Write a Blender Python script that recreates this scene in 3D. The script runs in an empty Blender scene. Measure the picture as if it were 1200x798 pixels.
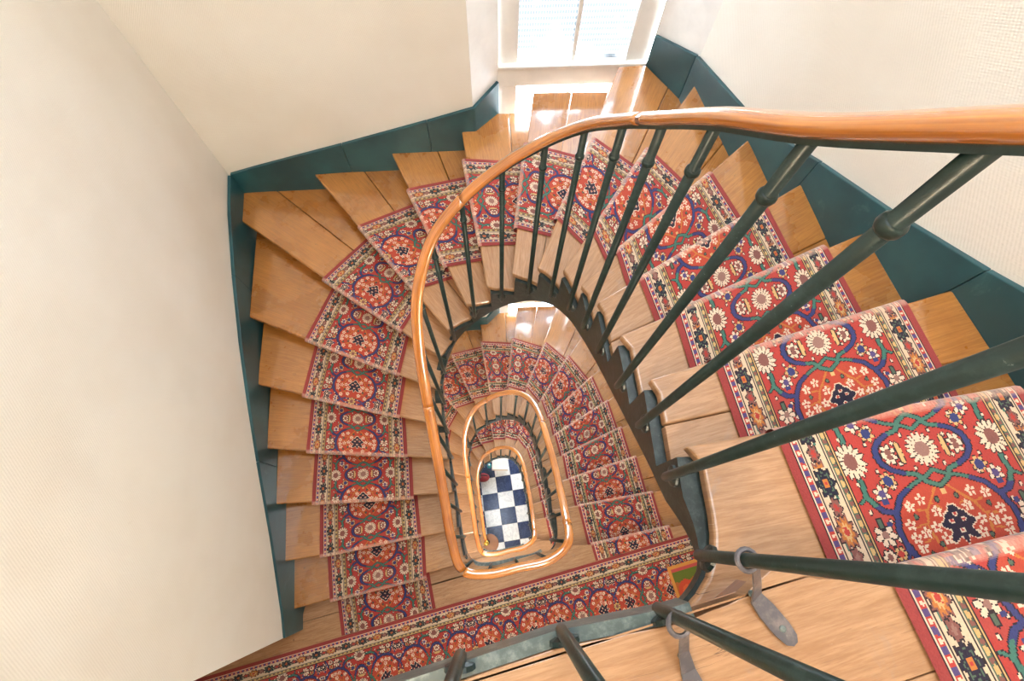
import bpy, bmesh, math, random
import numpy as np
from mathutils import Vector, Matrix

random.seed(7)
S = bpy.context.scene
COL = S.collection

# ------------------------------------------------------------------ camera
CAM_Z = 4.1075
FPX = 573.2
cam_d = bpy.data.cameras.new('camera')
cam_d.sensor_width = 36.0
cam_d.sensor_fit = 'HORIZONTAL'
cam_d.lens = FPX / 1200.0 * 36.0
cam_d.clip_start = 0.02
cam = bpy.data.objects.new('camera', cam_d)
COL.objects.link(cam)
Rm = Matrix(((0.999753394, -0.00819841, -0.020638247),
             (0.0, 0.92935742, -0.369181236),
             (0.022207008, 0.369090194, 0.929128235)))
cam.matrix_world = Matrix.Translation((0, 0, CAM_Z)) @ Rm.to_4x4()
S.camera = cam

# ------------------------------------------------------------------ world, light, exposure
SKY = 32.0
w = bpy.data.worlds.new('sky'); S.world = w
w.use_nodes = True
bg = w.node_tree.nodes['Background']
bg.inputs[0].default_value = (0.82, 0.91, 1.0, 1)
bg.inputs[1].default_value = SKY
S.view_settings.view_transform = 'Standard'
S.view_settings.look = 'None'
S.view_settings.gamma = 1.0
S.view_settings.use_curve_mapping = False
S.view_settings.exposure = 0.70

r = 0.165            # riser
N = 19               # risers per storey
H = N * r
GROUND = -2 * H
TOP = H + 2.75       # ceiling

def portal(name, loc, sx, sy, rot):
    l = bpy.data.lights.new(name, 'AREA')
    l.shape = 'RECTANGLE'; l.size = sx; l.size_y = sy
    l.cycles.is_portal = True
    o = bpy.data.objects.new(name, l); COL.objects.link(o)
    o.location = loc; o.rotation_euler = rot
    return o

# ------------------------------------------------------------------ node helpers
def new_mat(name):
    m = bpy.data.materials.new(name); m.use_nodes = True
    nt = m.node_tree
    for n in list(nt.nodes):
        nt.nodes.remove(n)
    out = nt.nodes.new('ShaderNodeOutputMaterial')
    b = nt.nodes.new('ShaderNodeBsdfPrincipled')
    nt.links.new(b.outputs[0], out.inputs[0])
    return m, nt, b, out

def nd(nt, t, **kw):
    n = nt.nodes.new(t)
    for k, v in kw.items():
        setattr(n, k, v)
    return n

def setin(nt, sock, v):
    if isinstance(v, bpy.types.NodeSocket):
        nt.links.new(v, sock)
    else:
        sock.default_value = v

def math_(nt, op, a, b=None, c=None, clamp=False):
    n = nd(nt, 'ShaderNodeMath', operation=op); n.use_clamp = clamp
    setin(nt, n.inputs[0], a)
    if b is not None: setin(nt, n.inputs[1], b)
    if c is not None: setin(nt, n.inputs[2], c)
    return n.outputs[0]

def mix_(nt, f, a, b, blend='MIX'):
    n = nd(nt, 'ShaderNodeMix', data_type='RGBA', blend_type=blend)
    setin(nt, n.inputs[0], f); setin(nt, n.inputs[6], a); setin(nt, n.inputs[7], b)
    return n.outputs[2]

def maprange(nt, v, a, b, c=0.0, d=1.0, smooth=True):
    n = nd(nt, 'ShaderNodeMapRange')
    n.interpolation_type = 'SMOOTHSTEP' if smooth else 'LINEAR'
    setin(nt, n.inputs[0], v)
    n.inputs[1].default_value = a; n.inputs[2].default_value = b
    n.inputs[3].default_value = c; n.inputs[4].default_value = d
    return n.outputs[0]

def noise(nt, vec, scale, detail=3, rough=0.55, dist=0.0):
    n = nd(nt, 'ShaderNodeTexNoise')
    n.inputs['Scale'].default_value = scale; n.inputs['Detail'].default_value = detail
    n.inputs['Roughness'].default_value = rough; n.inputs['Distortion'].default_value = dist
    if vec is not None: nt.links.new(vec, n.inputs['Vector'])
    return n.outputs[0]

def bump(nt, b, h, strength, dist):
    n = nd(nt, 'ShaderNodeBump')
    n.inputs['Strength'].default_value = strength; n.inputs['Distance'].default_value = dist
    nt.links.new(h, n.inputs['Height']); nt.links.new(n.outputs[0], b.inputs['Normal'])

def sepxyz(nt, v):
    n = nd(nt, 'ShaderNodeSeparateXYZ'); nt.links.new(v, n.inputs[0]); return n.outputs

def comb(nt, x, y, z):
    n = nd(nt, 'ShaderNodeCombineXYZ')
    setin(nt, n.inputs[0], x); setin(nt, n.inputs[1], y); setin(nt, n.inputs[2], z)
    return n.outputs[0]

def rgb(*c):
    return (c[0], c[1], c[2], 1.0)

def srgb(r_, g_, b_):
    f = lambda v: (v / 255 / 12.92) if v / 255 <= 0.04045 else ((v / 255 + 0.055) / 1.055) ** 2.4
    return (f(r_), f(g_), f(b_), 1.0)

# ------------------------------------------------------------------ materials
def mat_wallpaper():
    m, nt, b, o = new_mat('embossed_cream_wallpaper')
    tc = nd(nt, 'ShaderNodeTexCoord').outputs['Object']
    x, y, z = sepxyz(nt, tc)
    h = math_(nt, 'ADD', x, y)
    a = math_(nt, 'SINE', math_(nt, 'MULTIPLY', math_(nt, 'ADD', h, math_(nt, 'MULTIPLY', z, 0.3)), 560.0))
    c = math_(nt, 'SINE', math_(nt, 'MULTIPLY', z, 620.0))
    wv = math_(nt, 'MULTIPLY', a, c)
    nz = noise(nt, tc, 90, 3)
    hgt = math_(nt, 'ADD', wv, math_(nt, 'MULTIPLY', nz, 1.6))
    big = noise(nt, tc, 1.6, 3)
    col = mix_(nt, maprange(nt, big, .35, .7), srgb(236, 231, 221), srgb(230, 223, 211))
    spot = noise(nt, tc, 14, 5, .7)
    col = mix_(nt, maprange(nt, spot, .70, .80, 0, .25), col, srgb(176, 164, 146))
    nt.links.new(col, b.inputs['Base Color'])
    b.inputs['Roughness'].default_value = .75
    bump(nt, b, hgt, .32, .0016)
    return m

def mat_plain(name, c, rough=.5, nscale=8, namt=.12, metal=0.0, bmp=0.0, dark=None):
    m, nt, b, o = new_mat(name)
    tc = nd(nt, 'ShaderNodeTexCoord').outputs['Object']
    nz = noise(nt, tc, nscale, 4, .6)
    d = dark if dark else (c[0] * (1 - namt * 2), c[1] * (1 - namt * 2), c[2] * (1 - namt * 2), 1)
    nt.links.new(mix_(nt, maprange(nt, nz, .35, .7), c, d), b.inputs['Base Color'])
    b.inputs['Roughness'].default_value = rough
    b.inputs['Metallic'].default_value = metal
    if bmp:
        bump(nt, b, noise(nt, tc, nscale * 6, 3), bmp, .002)
    return m

def mat_green():
    m, nt, b, o = new_mat('dark_teal_skirting_paint')
    tc = nd(nt, 'ShaderNodeTexCoord').outputs['Object']
    n1 = noise(nt, tc, 3.0, 4); n2 = noise(nt, tc, 38, 6, .75); n3 = noise(nt, tc, 9, 5, .7, .6)
    col = mix_(nt, maprange(nt, n1, .35, .7), srgb(28, 68, 75), srgb(41, 89, 96))
    col = mix_(nt, maprange(nt, n3, .60, .74, 0, .35), col, srgb(84, 120, 122))
    col = mix_(nt, maprange(nt, n2, .715, .75, 0, .8), col, srgb(190, 200, 198))
    nt.links.new(col, b.inputs['Base Color'])
    b.inputs['Roughness'].default_value = .34
    bump(nt, b, n2, .08, .003)
    return m

def mat_iron(name, base, worn, amount):
    m, nt, b, o = new_mat(name)
    tc = nd(nt, 'ShaderNodeTexCoord').outputs['Object']
    n1 = noise(nt, tc, 30, 5, .7); n2 = noise(nt, tc, 120, 4, .7)
    col = mix_(nt, maprange(nt, n1, .45, .7, 0, amount), base, worn)
    col = mix_(nt, maprange(nt, n2, .68, .74, 0, .6), col, srgb(150, 155, 150))
    nt.links.new(col, b.inputs['Base Color'])
    b.inputs['Roughness'].default_value = .32
    bump(nt, b, n1, .25, .003)
    return m

def mat_wood(name, dark, light, worn, wear_or_highlight=True, rough=.22, coat=1.0, gs=1.0):
    """boards: UV u = metres from the well edge, v = metres from the nosing; grain along u"""
    m, nt, b, o = new_mat(name)
    uv = nd(nt, 'ShaderNodeUVMap', uv_map='board').outputs[0]
    rnd = nd(nt, 'ShaderNodeObjectInfo').outputs['Random']
    x, y, z = sepxyz(nt, uv)
    off = math_(nt, 'MULTIPLY', rnd, 37.0)
    vec = comb(nt, math_(nt, 'ADD', math_(nt, 'MULTIPLY', x, .55), off), math_(nt, 'MULTIPLY', y, 11.0), off)
    g1 = noise(nt, vec, 2.6 * gs, 2, .5, .5)
    vec2 = comb(nt, math_(nt, 'MULTIPLY', x, 2.5), math_(nt, 'ADD', math_(nt, 'MULTIPLY', y, 70.0), off), off)
    g2 = noise(nt, vec2, 2.2 * gs, 3, .6)
    vec3 = comb(nt, math_(nt, 'ADD', x, off), math_(nt, 'ADD', y, off), 0.0)
    g3 = noise(nt, vec3, 4.0, 4, .6)
    ring = math_(nt, 'FRACT', math_(nt, 'MULTIPLY', g1, 9.0))
    ring = maprange(nt, math_(nt, 'ABSOLUTE', math_(nt, 'SUBTRACT', ring, .5)), .0, .5)
    f = math_(nt, 'ADD', math_(nt, 'MULTIPLY', ring, .40), math_(nt, 'MULTIPLY', maprange(nt, g2, .3, .7), .60))
    f = math_(nt, 'ADD', math_(nt, 'MULTIPLY', f, .55), math_(nt, 'MULTIPLY', maprange(nt, g3, .3, .7), .45), clamp=True)
    col = mix_(nt, f, dark, light)
    if wear_or_highlight:
        wd = math_(nt, 'ADD', x, math_(nt, 'MULTIPLY', math_(nt, 'SUBTRACT', g3, .5), .5))
        wm = maprange(nt, wd, .12, .50, 1.0, 0.0) if wear_or_highlight is True else maprange(nt, g3, .2, .3, .8, 1.0)
        vec4 = comb(nt, math_(nt, 'MULTIPLY', x, 1.5), math_(nt, 'MULTIPLY', y, 14.0), off)
        g5 = noise(nt, vec4, 6, 5, .7)
        wcol = mix_(nt, maprange(nt, g5, .35, .7), worn, (worn[0] * .70, worn[1] * .60, worn[2] * .50, 1))
        wcol = mix_(nt, math_(nt, 'MULTIPLY', math_(nt, 'SUBTRACT', 1.0, ring), .38), wcol, (worn[0] * .66, worn[1] * .55, worn[2] * .42, 1))
        col = mix_(nt, math_(nt, 'MULTIPLY', wm, .88), col, wcol)
        # chalky scuffs at the worn front edge and a faint band beside the carpet
        scr = noise(nt, comb(nt, math_(nt, 'MULTIPLY', x, 4.0), math_(nt, 'MULTIPLY', y, 30.0), off), 9, 4, .7)
        col = mix_(nt, math_(nt, 'MULTIPLY', maprange(nt, scr, .66, .76, 0, .7), maprange(nt, x, .25, .02) if wear_or_highlight is True else .15), col, srgb(240, 225, 205))
        knot = nd(nt, 'ShaderNodeTexVoronoi'); knot.inputs['Scale'].default_value = 4.5
        nt.links.new(vec3, knot.inputs['Vector'])
        col = mix_(nt, maprange(nt, knot.outputs['Distance'], .05, .03, 0, .55), col, srgb(110, 75, 50))
        # open pores and hairline cracks along the grain, grey water stains
        por = noise(nt, comb(nt, math_(nt, 'MULTIPLY', x, 7.0), math_(nt, 'ADD', math_(nt, 'MULTIPLY', y, 190.0), off), off), 3.0, 2, .6)
        col = mix_(nt, maprange(nt, por, .58, .72, 0, .30), col, srgb(96, 58, 34))
        crk = noise(nt, comb(nt, math_(nt, 'MULTIPLY', x, 1.3), math_(nt, 'ADD', math_(nt, 'MULTIPLY', y, 26.0), off), off), 2.0, 3, .5, .4)
        cl = math_(nt, 'MULTIPLY', maprange(nt, math_(nt, 'ABSOLUTE', math_(nt, 'SUBTRACT', crk, .5)), .0, .006, 1, 0), maprange(nt, g3, .50, .62))
        col = mix_(nt, math_(nt, 'MULTIPLY', cl, .75), col, srgb(60, 36, 22))
        stn = noise(nt, vec3, 7.0, 5, .7, .5)
        col = mix_(nt, math_(nt, 'MULTIPLY', maprange(nt, stn, .60, .74, 0, .45), wm), col, srgb(150, 128, 116))
    nt.links.new(col, b.inputs['Base Color'])
    if wear_or_highlight:
        nt.links.new(math_(nt, 'ADD', math_(nt, 'MULTIPLY', wm, .22), math_(nt, 'ADD', rough, math_(nt, 'MULTIPLY', g3, .12))), b.inputs['Roughness'])
        nt.links.new(math_(nt, 'MULTIPLY', math_(nt, 'SUBTRACT', 1.0, math_(nt, 'MULTIPLY', wm, .7)), coat), b.inputs['Coat Weight'])
        b.inputs['Specular IOR Level'].default_value = .6
    else:
        b.inputs['Roughness'].default_value = rough
        b.inputs['Coat Weight'].default_value = coat
    b.inputs['Coat Roughness'].default_value = .10
    b.inputs['Coat IOR'].default_value = 2.0
    bump(nt, b, g2, .06, .002)
    return m

def mat_carpet(name='knotted_wool_carpet'):
    m, nt, b, o = new_mat(name)
    a = nd(nt, 'ShaderNodeAttribute', attribute_name='knots')
    tc = nd(nt, 'ShaderNodeTexCoord').outputs['Object']
    nz = noise(nt, tc, 260, 2); n2 = noise(nt, tc, 5, 3)
    col = mix_(nt, maprange(nt, n2, .3, .7, 0, .10), a.outputs['Color'], srgb(120, 60, 56))
    nt.links.new(col, b.inputs['Base Color'])
    b.inputs['Roughness'].default_value = .9
    b.inputs['Sheen Weight'].default_value = .35
    b.inputs['Sheen Roughness'].default_value = .4
    bump(nt, b, nz, .5, .002)
    return m

def mat_glass():
    m, nt, b, o = new_mat('ribbed_window_glass')
    nt.nodes.remove(b)
    tc = nd(nt, 'ShaderNodeTexCoord').outputs['Object']
    x, y, z = sepxyz(nt, tc)
    st = math_(nt, 'SINE', math_(nt, 'MULTIPLY', z, 185.0))
    st2 = math_(nt, 'SINE', math_(nt, 'MULTIPLY', x, 420.0))
    big = noise(nt, tc, 3.2, 3, .6)
    base = mix_(nt, maprange(nt, big, .35, .52), rgb(.74, .755, .77), rgb(.132, .140, .148))
    low = maprange(nt, math_(nt, 'ADD', z, math_(nt, 'MULTIPLY', big, .35)), 2.10, 2.22, 0, 1)
    base = mix_(nt, low, rgb(.74, .755, .77), base)
    str_ = math_(nt, 'MULTIPLY', maprange(nt, st, .1, .95), .30)
    col = mix_(nt, math_(nt, 'ADD', str_, math_(nt, 'MULTIPLY', maprange(nt, st2, -.5, .9), .12)), base, rgb(.56, .57, .58))
    tr = nd(nt, 'ShaderNodeBsdfTransparent'); nt.links.new(col, tr.inputs[0])
    gl = nd(nt, 'ShaderNodeBsdfGlossy'); gl.inputs['Roughness'].default_value = .25
    mx = nd(nt, 'ShaderNodeMixShader'); mx.inputs[0].default_value = .06
    nt.links.new(tr.outputs[0], mx.inputs[1]); nt.links.new(gl.outputs[0], mx.inputs[2])
    nt.links.new(mx.outputs[0], o.inputs[0])
    return m

def mat_clear(name, c):
    m, nt, b, o = new_mat(name)
    nt.nodes.remove(b)
    tr = nd(nt, 'ShaderNodeBsdfTransparent'); tr.inputs[0].default_value = c
    nt.links.new(tr.outputs[0], o.inputs[0])
    return m

def mat_tile(name, c1, c2, rough):
    m, nt, b, o = new_mat(name)
    tc = nd(nt, 'ShaderNodeTexCoord').outputs['Object']
    rnd = nd(nt, 'ShaderNodeObjectInfo').outputs['Random']
    v = nd(nt, 'ShaderNodeVectorMath', operation='ADD'); nt.links.new(tc, v.inputs[0])
    nt.links.new(comb(nt, math_(nt, 'MULTIPLY', rnd, 9.0), rnd, 0.0), v.inputs[1])
    nz = noise(nt, v.outputs[0], 6, 6, .65, 1.6)
    f = maprange(nt, math_(nt, 'ABSOLUTE', math_(nt, 'SUBTRACT', nz, .5)), .0, .05, .7, 0)
    nt.links.new(mix_(nt, f, c1, c2), b.inputs['Base Color'])
    b.inputs['Roughness'].default_value = rough
    return m

def mat_lamp(name, c, s):
    m, nt, b, o = new_mat(name)
    b.inputs['Emission Color'].default_value = c
    b.inputs['Emission Strength'].default_value = s
    b.inputs['Base Color'].default_value = (.9, .9, .9, 1)
    return m

M = {}
M['wallpaper'] = mat_wallpaper()
M['green'] = mat_green()
M['white'] = mat_plain('white_gloss_paint', srgb(236, 233, 228), .4, 5, .05)
M['plaster'] = mat_plain('cream_plaster', srgb(232, 224, 208), .8, 4, .05)
M['baluster'] = mat_iron('dark_green_iron', srgb(24, 44, 40), srgb(52, 72, 68), .5)
M['stringer'] = mat_iron('grey_green_stringer_paint', srgb(26, 42, 41), srgb(66, 78, 76), .7)
M['edge'] = mat_iron('worn_grey_landing_edge', srgb(78, 92, 90), srgb(128, 138, 135), .8)
M['strap'] = mat_iron('worn_steel_strap', srgb(96, 92, 96), srgb(140, 128, 124), .8)
M['tread'] = mat_wood('varnished_oak_tread', srgb(146, 86, 32), srgb(198, 134, 62), srgb(188, 146, 108))
M['landing'] = mat_wood('worn_oak_landing', srgb(146, 86, 32), srgb(198, 134, 62), srgb(188, 146, 108), wear_or_highlight='full')
M['riser'] = mat_wood('stained_oak_riser', srgb(120, 72, 40), srgb(150, 96, 56), srgb(170, 130, 100), wear_or_highlight=False, coat=.3, rough=.35)
M['rail'] = mat_wood('polished_handrail', srgb(150, 76, 18), srgb(226, 142, 50), srgb(200, 130, 60), wear_or_highlight=False, rough=.2, coat=1.0, gs=1.3)
M['carpet'] = mat_carpet()
M['glass'] = mat_glass()
M['skyglass'] = mat_clear('added_skylight_glass', (.455, .455, .455, 1))
M['tile_black'] = mat_tile('sky_tinted_black_tile', srgb(36, 50, 86), srgb(62, 78, 116), .16)  # black tile; the blue of reflected sky is put into its colour
M['tile_white'] = mat_tile('white_marble_tile', srgb(226, 228, 232), srgb(190, 194, 202), .16)
M['grout'] = mat_plain('grey_grout', srgb(120, 118, 115), .9)
M['brass'] = mat_plain('polished_brass', srgb(230, 190, 90), .2, 10, .1, metal=1.0)
M['red'] = mat_plain('red_leather', srgb(150, 40, 52), .45, 14, .2)
M['black'] = mat_plain('black_strap', srgb(22, 22, 26), .5, 10, .1)
M['paper'] = mat_plain('pale_cardboard', srgb(236, 222, 212), .8, 10, .05)
M['teal'] = mat_plain('turquoise_plastic', srgb(70, 190, 205), .4, 10, .08)
M['lampglow'] = mat_lamp('warm_lamp_glass', (1.0, .80, .55, 1), 30.0)

# ------------------------------------------------------------------ mesh helpers
def mesh_data(name, verts, faces, mat, smooth=False, uvf=None):
    me = bpy.data.meshes.new(name)
    me.from_pydata([tuple(v) for v in verts], [], faces)
    me.update()
    if uvf:
        uv = me.uv_layers.new(name='board')
        for l in me.loops:
            co = me.vertices[l.vertex_index].co
            uv.data[l.index].uv = uvf(co)
    if mat: me.materials.append(mat)
    if smooth:
        me.polygons.foreach_set('use_smooth', [True] * len(me.polygons))
    return me

def link(name, me, parent=None, loc=(0, 0, 0)):
    o = bpy.data.objects.new(name, me); COL.objects.link(o)
    o.parent = parent; o.location = loc
    return o

def empty(name, loc=(0, 0, 0)):
    o = bpy.data.objects.new(name, None); COL.objects.link(o)
    o.location = loc; o.empty_display_size = .1
    return o

def tag(o, label=None, cat=None, group=None, kind=None):
    if label: o['label'] = label
    if cat: o['category'] = cat
    if group: o['group'] = group
    if kind: o['kind'] = kind
    return o

def area(poly):
    return sum(poly[i][0] * poly[(i + 1) % len(poly)][1] - poly[(i + 1) % len(poly)][0] * poly[i][1] for i in range(len(poly))) / 2

def prism(poly, z0, z1):
    p = list(poly)
    if area(p) < 0: p.reverse()
    n = len(p)
    z0f = z0 if callable(z0) else (lambda q: z0)
    z1f = z1 if callable(z1) else (lambda q: z1)
    v = [(a, b, z0f((a, b))) for a, b in p] + [(a, b, z1f((a, b))) for a, b in p]
    f = [tuple(range(n - 1, -1, -1)), tuple(range(n, 2 * n))]
    f += [(i, (i + 1) % n, n + (i + 1) % n, n + i) for i in range(n)]
    return v, f

def bevel(o, wd, seg=2):
    b = o.modifiers.new('bevel', 'BEVEL'); b.width = wd; b.segments = seg
    b.limit_method = 'ANGLE'; b.angle_limit = math.radians(40)
    return o

def box(x0, x1, y0, y1, z0, z1):
    return prism([(x0, y0), (x1, y0), (x1, y1), (x0, y1)], z0, z1)

def join(*vf):
    V, F = [], []
    for v, f in vf:
        o = len(V); V += list(v); F += [tuple(i + o for i in t) for t in f]
    return V, F

def tube(path, rad, n=10, caps=True):
    """round tube along 3D points; rad number or list"""
    P = [Vector(p) for p in path]
    V, F = [], []
    up = None
    for i, p in enumerate(P):
        t = (P[min(i + 1, len(P) - 1)] - P[max(i - 1, 0)]).normalized()
        if up is None:
            up = t.orthogonal().normalized()
        else:
            up = (up - t * up.dot(t)).normalized()
        sd = t.cross(up)
        rr = rad[i] if isinstance(rad, (list, tuple)) else rad
        for j in range(n):
            a = 2 * math.pi * j / n
            V.append(p + (up * math.cos(a) + sd * math.sin(a)) * rr)
    for i in range(len(P) - 1):
        for j in range(n):
            a, b = i * n + j, i * n + (j + 1) % n
            F.append((a, b, b + n, a + n))
    if caps:
        F.append(tuple(range(n - 1, -1, -1)))
        F.append(tuple(range((len(P) - 1) * n, len(P) * n)))
    return V, F

def sphere(c, rad, nu=14, nv=9, sc=(1, 1, 1)):
    V, F = [], []
    for i in range(nv + 1):
        th = math.pi * i / nv
        for j in range(nu):
            ph = 2 * math.pi * j / nu
            V.append((c[0] + rad * sc[0] * math.sin(th) * math.cos(ph), c[1] + rad * sc[1] * math.sin(th) * math.sin(ph), c[2] + rad * sc[2] * math.cos(th)))
    for i in range(nv):
        for j in range(nu):
            a, b = i * nu + j, i * nu + (j + 1) % nu
            F.append((a, a + nu, b + nu, b))
    return V, F

def sweep(path, prof, upv=(0, 0, 1)):
    """profile (side, up) swept along 3D path; returns verts, faces, uv(length, ring)"""
    P = [Vector(p) for p in path]; n = len(prof)
    V, F, L = [], [], []
    s = 0.0
    for i, p in enumerate(P):
        t = (P[min(i + 1, len(P) - 1)] - P[max(i - 1, 0)]).normalized()
        sd = t.cross(Vector(upv)).normalized()
        up = sd.cross(t).normalized()
        if i: s += (p - P[i - 1]).length
        for a, b in prof:
            V.append(p + sd * a + up * b); L.append(s)
    for i in range(len(P) - 1):
        for j in range(n):
            a, b = i * n + j, i * n + (j + 1) % n
            F.append((a, a + n, b + n, b))
    F.append(tuple(range(n))); F.append(tuple(range((len(P) - 1) * n + n - 1, (len(P) - 1) * n - 1, -1)))
    return V, F, L

def catmull(pts, per=8):
    P = np.array(pts, float); out = []
    for i in range(len(P) - 1):
        p0 = P[max(i - 1, 0)]; p1 = P[i]; p2 = P[i + 1]; p3 = P[min(i + 2, len(P) - 1)]
        for j in range(per):
            t = j / per
            out.append(.5 * ((2 * p1) + (-p0 + p2) * t + (2 * p0 - 5 * p1 + 4 * p2 - p3) * t * t + (-p0 + 3 * p1 - 3 * p2 + p3) * t ** 3))
    out.append(P[-1])
    return np.array(out)

# ------------------------------------------------------------------ plan of the stair (metres, z = 0 at the middle landing)
WELL = [(-.215, -.185), (-.272, -.012), (-.297, .164), (-.322, .34), (-.346, .508), (-.365, .655), (-.381, .818), (-.372, .985),
        (-.301, 1.150), (-.166, 1.235), (-.004, 1.264), (.142, 1.228), (.245, 1.13), (.309, .981), (.341, .815), (.362, .647),
        (.385, .46), (.397, .294), (.405, .132), (.400, -.038)]          # one baluster per tread, index = tread
LAND = [(.287, -.134), (.115, -.172), (-.067, -.208)]                    # balusters along the landing
PER = 8
loop = catmull([LAND[-1]] + WELL + LAND + [WELL[0], WELL[1]], PER)       # param: (k+1)*PER
def well(k):
    """point of the well line at baluster parameter k (0..23 = next turn)"""
    t = (k + 1) * PER
    i = int(min(max(math.floor(t), 0), len(loop) - 2)); f = t - i
    return loop[i] * (1 - f) + loop[i + 1] * f
def well_n(k):
    d = well(k + .15) - well(k - .15)
    n = np.array([-d[1], d[0]]); return n / np.linalg.norm(n)            # k runs clockwise: left normal points away from the well

INN = {1: (-.236, -.185), 2: (-.312, .032), 3: (-.338, .278), 4: (-.366, .49), 5: (-.388, .680), 6: (-.402, .884), 7: (-.395, 1.056), 8: (-.333, 1.172),
       9: (-.215, 1.271), 10: (-.09, 1.306), 11: (.051, 1.296), 12: (.175, 1.235), 13: (.279, 1.132), 14: (.326, .965), 15: (.355, .805),
       16: (.385, .604), 17: (.414, .404), 18: (.430, .191), 19: (.45, -.10)}
OUT = {1: (-1.459, -.489), 2: (-1.508, -.173), 3: (-1.566, .197), 4: (-1.621, .554), 5: (-1.685, .966), 6: (-1.748, 1.40), 7: (-1.860, 2.075),
       8: (-1.326, 2.352), 9: (-.756, 2.400), 10: (-.2725, 2.436), 11: (.186, 2.600), 12: (.694, 2.640), 13: (1.053, 2.308), 14: (1.173, 1.763),
       15: (1.247, 1.366), 16: (1.304, 1.015), 17: (1.377, .697), 18: (1.470, .365), 19: (1.545, .086)}
EXTRA = {7: [(-1.896, 2.313)], 10: [(-.19, 2.444), (-.047, 2.598)], 12: [(.862, 2.657), (1.035, 2.39)]}
# carpet edges on each nosing: (inner, outer)
CARP = {1: ((-.531, -.284), (-1.205, -.436)), 2: ((-.563, -.002), (-1.263, -.141)), 3: ((-.609, .243), (-1.312, .203)), 4: ((-.645, .508), (-1.342, .534)),
        5: ((-.686, .744), (-1.365, .889)), 6: ((-.675, .988), (-1.337, 1.235)), 7: ((-.651, 1.23), (-1.218, 1.611)), 8: ((-.557, 1.441), (-.968, 1.924)),
        9: ((-.345, 1.516), (-.625, 2.10)), 10: ((-.131, 1.565), (-.253, 2.205)), 11: ((.07, 1.58), (.13, 2.19)), 12: ((.275, 1.525), (.51, 2.075)),
        13: ((.42, 1.333), (.743, 1.855)), 14: ((.48, 1.122), (.960, 1.56)), 15: ((.515, .90), (1.07, 1.255)), 16: ((.565, .683), (1.145, .953)),
        17: ((.598, .457), (1.213, .654)), 18: ((.642, .224), (1.28, .335)), 19: ((.705, -.069), (1.335, .062))}
INN[4] = (-.366, .49)
# snap tread ends on the measured nosing lines through the carpet corners where they disagree slightly
def V2(p): return np.array(p, float)
def uphill(k):
    d = V2(OUT[k]) - V2(INN[k]); d /= np.linalg.norm(d)
    return np.array([d[1], -d[0]])
def carp_up(k):
    d = V2(CARP[k][1]) - V2(CARP[k][0]); d /= np.linalg.norm(d)
    return np.array([d[1], -d[0]])
# parameter of each tread corner along the well line
ks = np.arange(0, 20.01, .02); wp = np.array([well(k) for k in ks])
INK = {k: float(ks[np.argmin(((wp - V2(INN[k])) ** 2).sum(1))]) for k in INN}
INK[19] = 19.72

NOSE = .036      # nosing overhang past the riser
TH = .036       # tread thickness

def clip_half(poly, p0, n, keep_pos):
    """clip polygon by half plane (q-p0).n >= 0 (or <=)"""
    out = []
    sgn = 1 if keep_pos else -1
    for i in range(len(poly)):
        a, b = V2(poly[i]), V2(poly[(i + 1) % len(poly)])
        da, db = sgn * (a - p0) @ n, sgn * (b - p0) @ n
        if da >= 0: out.append(tuple(a))
        if da * db < 0:
            t = da / (da - db); out.append(tuple(a + (b - a) * t))
    return out

def tread_poly(k):
    n0, n1 = uphill(k), uphill(k + 1)
    sh = n1 * (NOSE + .014)
    pts = [INN[k], OUT[k]] + EXTRA.get(k, []) + [tuple(V2(OUT[k + 1]) + sh), tuple(V2(INN[k + 1]) + sh)]
    a, b = INK[k] + .25, INK[k + 1] + .05
    if k == N - 1:
        pts = [INN[k], OUT[k], tuple(V2(OUT[N]) + sh), (.60, -.13), (.45, -.175)]
        b = 19.95
    m = max(2, int((b - a) / .2))
    for i in range(m, -1, -1):
        kk = a + (b - a) * i / m
        q = well(kk) + well_n(kk) * (.030 if k < 16 else .044 if k < 18 else .058)
        if (q - V2(INN[k])) @ n0 > .02: pts.append(tuple(q))
    return pts

# ------------------------------------------------------------------ the setting: walls, ceiling, skirting
LW0 = (-1.425, -.640)
def wall_mesh(name, line, z0, z1, mat, thick=.2, side=1, struct=True, parent=None):
    """line = points on the room face; thickness grows to the given side"""
    L = [V2(p) for p in line]
    nrm = []
    for i in range(len(L)):
        d = L[min(i + 1, len(L) - 1)] - L[max(i - 1, 0)]
        d /= np.linalg.norm(d); nrm.append(np.array([-d[1], d[0]]) * side)
    back = [tuple(L[i] + nrm[i] * thick) for i in range(len(L))]
    poly = [tuple(p) for p in L] + back[::-1]
    v, f = prism(poly, z0, z1)
    o = link(name, mesh_data(name, v, f, mat), parent)
    if struct: tag(o, kind='structure')
    return o

RIGHT = [(1.050, 2.385), (1.188, 1.766), (1.262, 1.369), (1.319, 1.018), (1.392, .700), (1.485, .369), (1.560, .088), (1.80, -.85)]
wl = wall_mesh('wall_left', [(-1.440, -.640), (-1.912, 2.330)], GROUND - .1, TOP, M['wallpaper'], .2, 1)
tag(wl, 'cream embossed wallpaper wall beside the descending treads', None)
wb = wall_mesh('wall_back', [(-1.912, 2.330), (-.192, 2.460)], GROUND - .1, TOP, M['wallpaper'], .22, 1)
wr = wall_mesh('wall_right', RIGHT, GROUND - .1, TOP, M['wallpaper'], .2, 1)
wall_mesh('wall_front', [(1.80, -.85), (-2.95, -2.06)], GROUND - .1, TOP, M['wallpaper'], .2, 1)
wall_mesh('wall_corridor', [(-2.95, -2.06), (-2.75, -1.0)], GROUND - .1, TOP, M['plaster'], .2, 1)
wall_mesh('wall_side', [(-2.75, -1.0), (-1.66, -.716), (-1.44, -.640)], GROUND - .1, TOP, M['plaster'], .2, 1)

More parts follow.
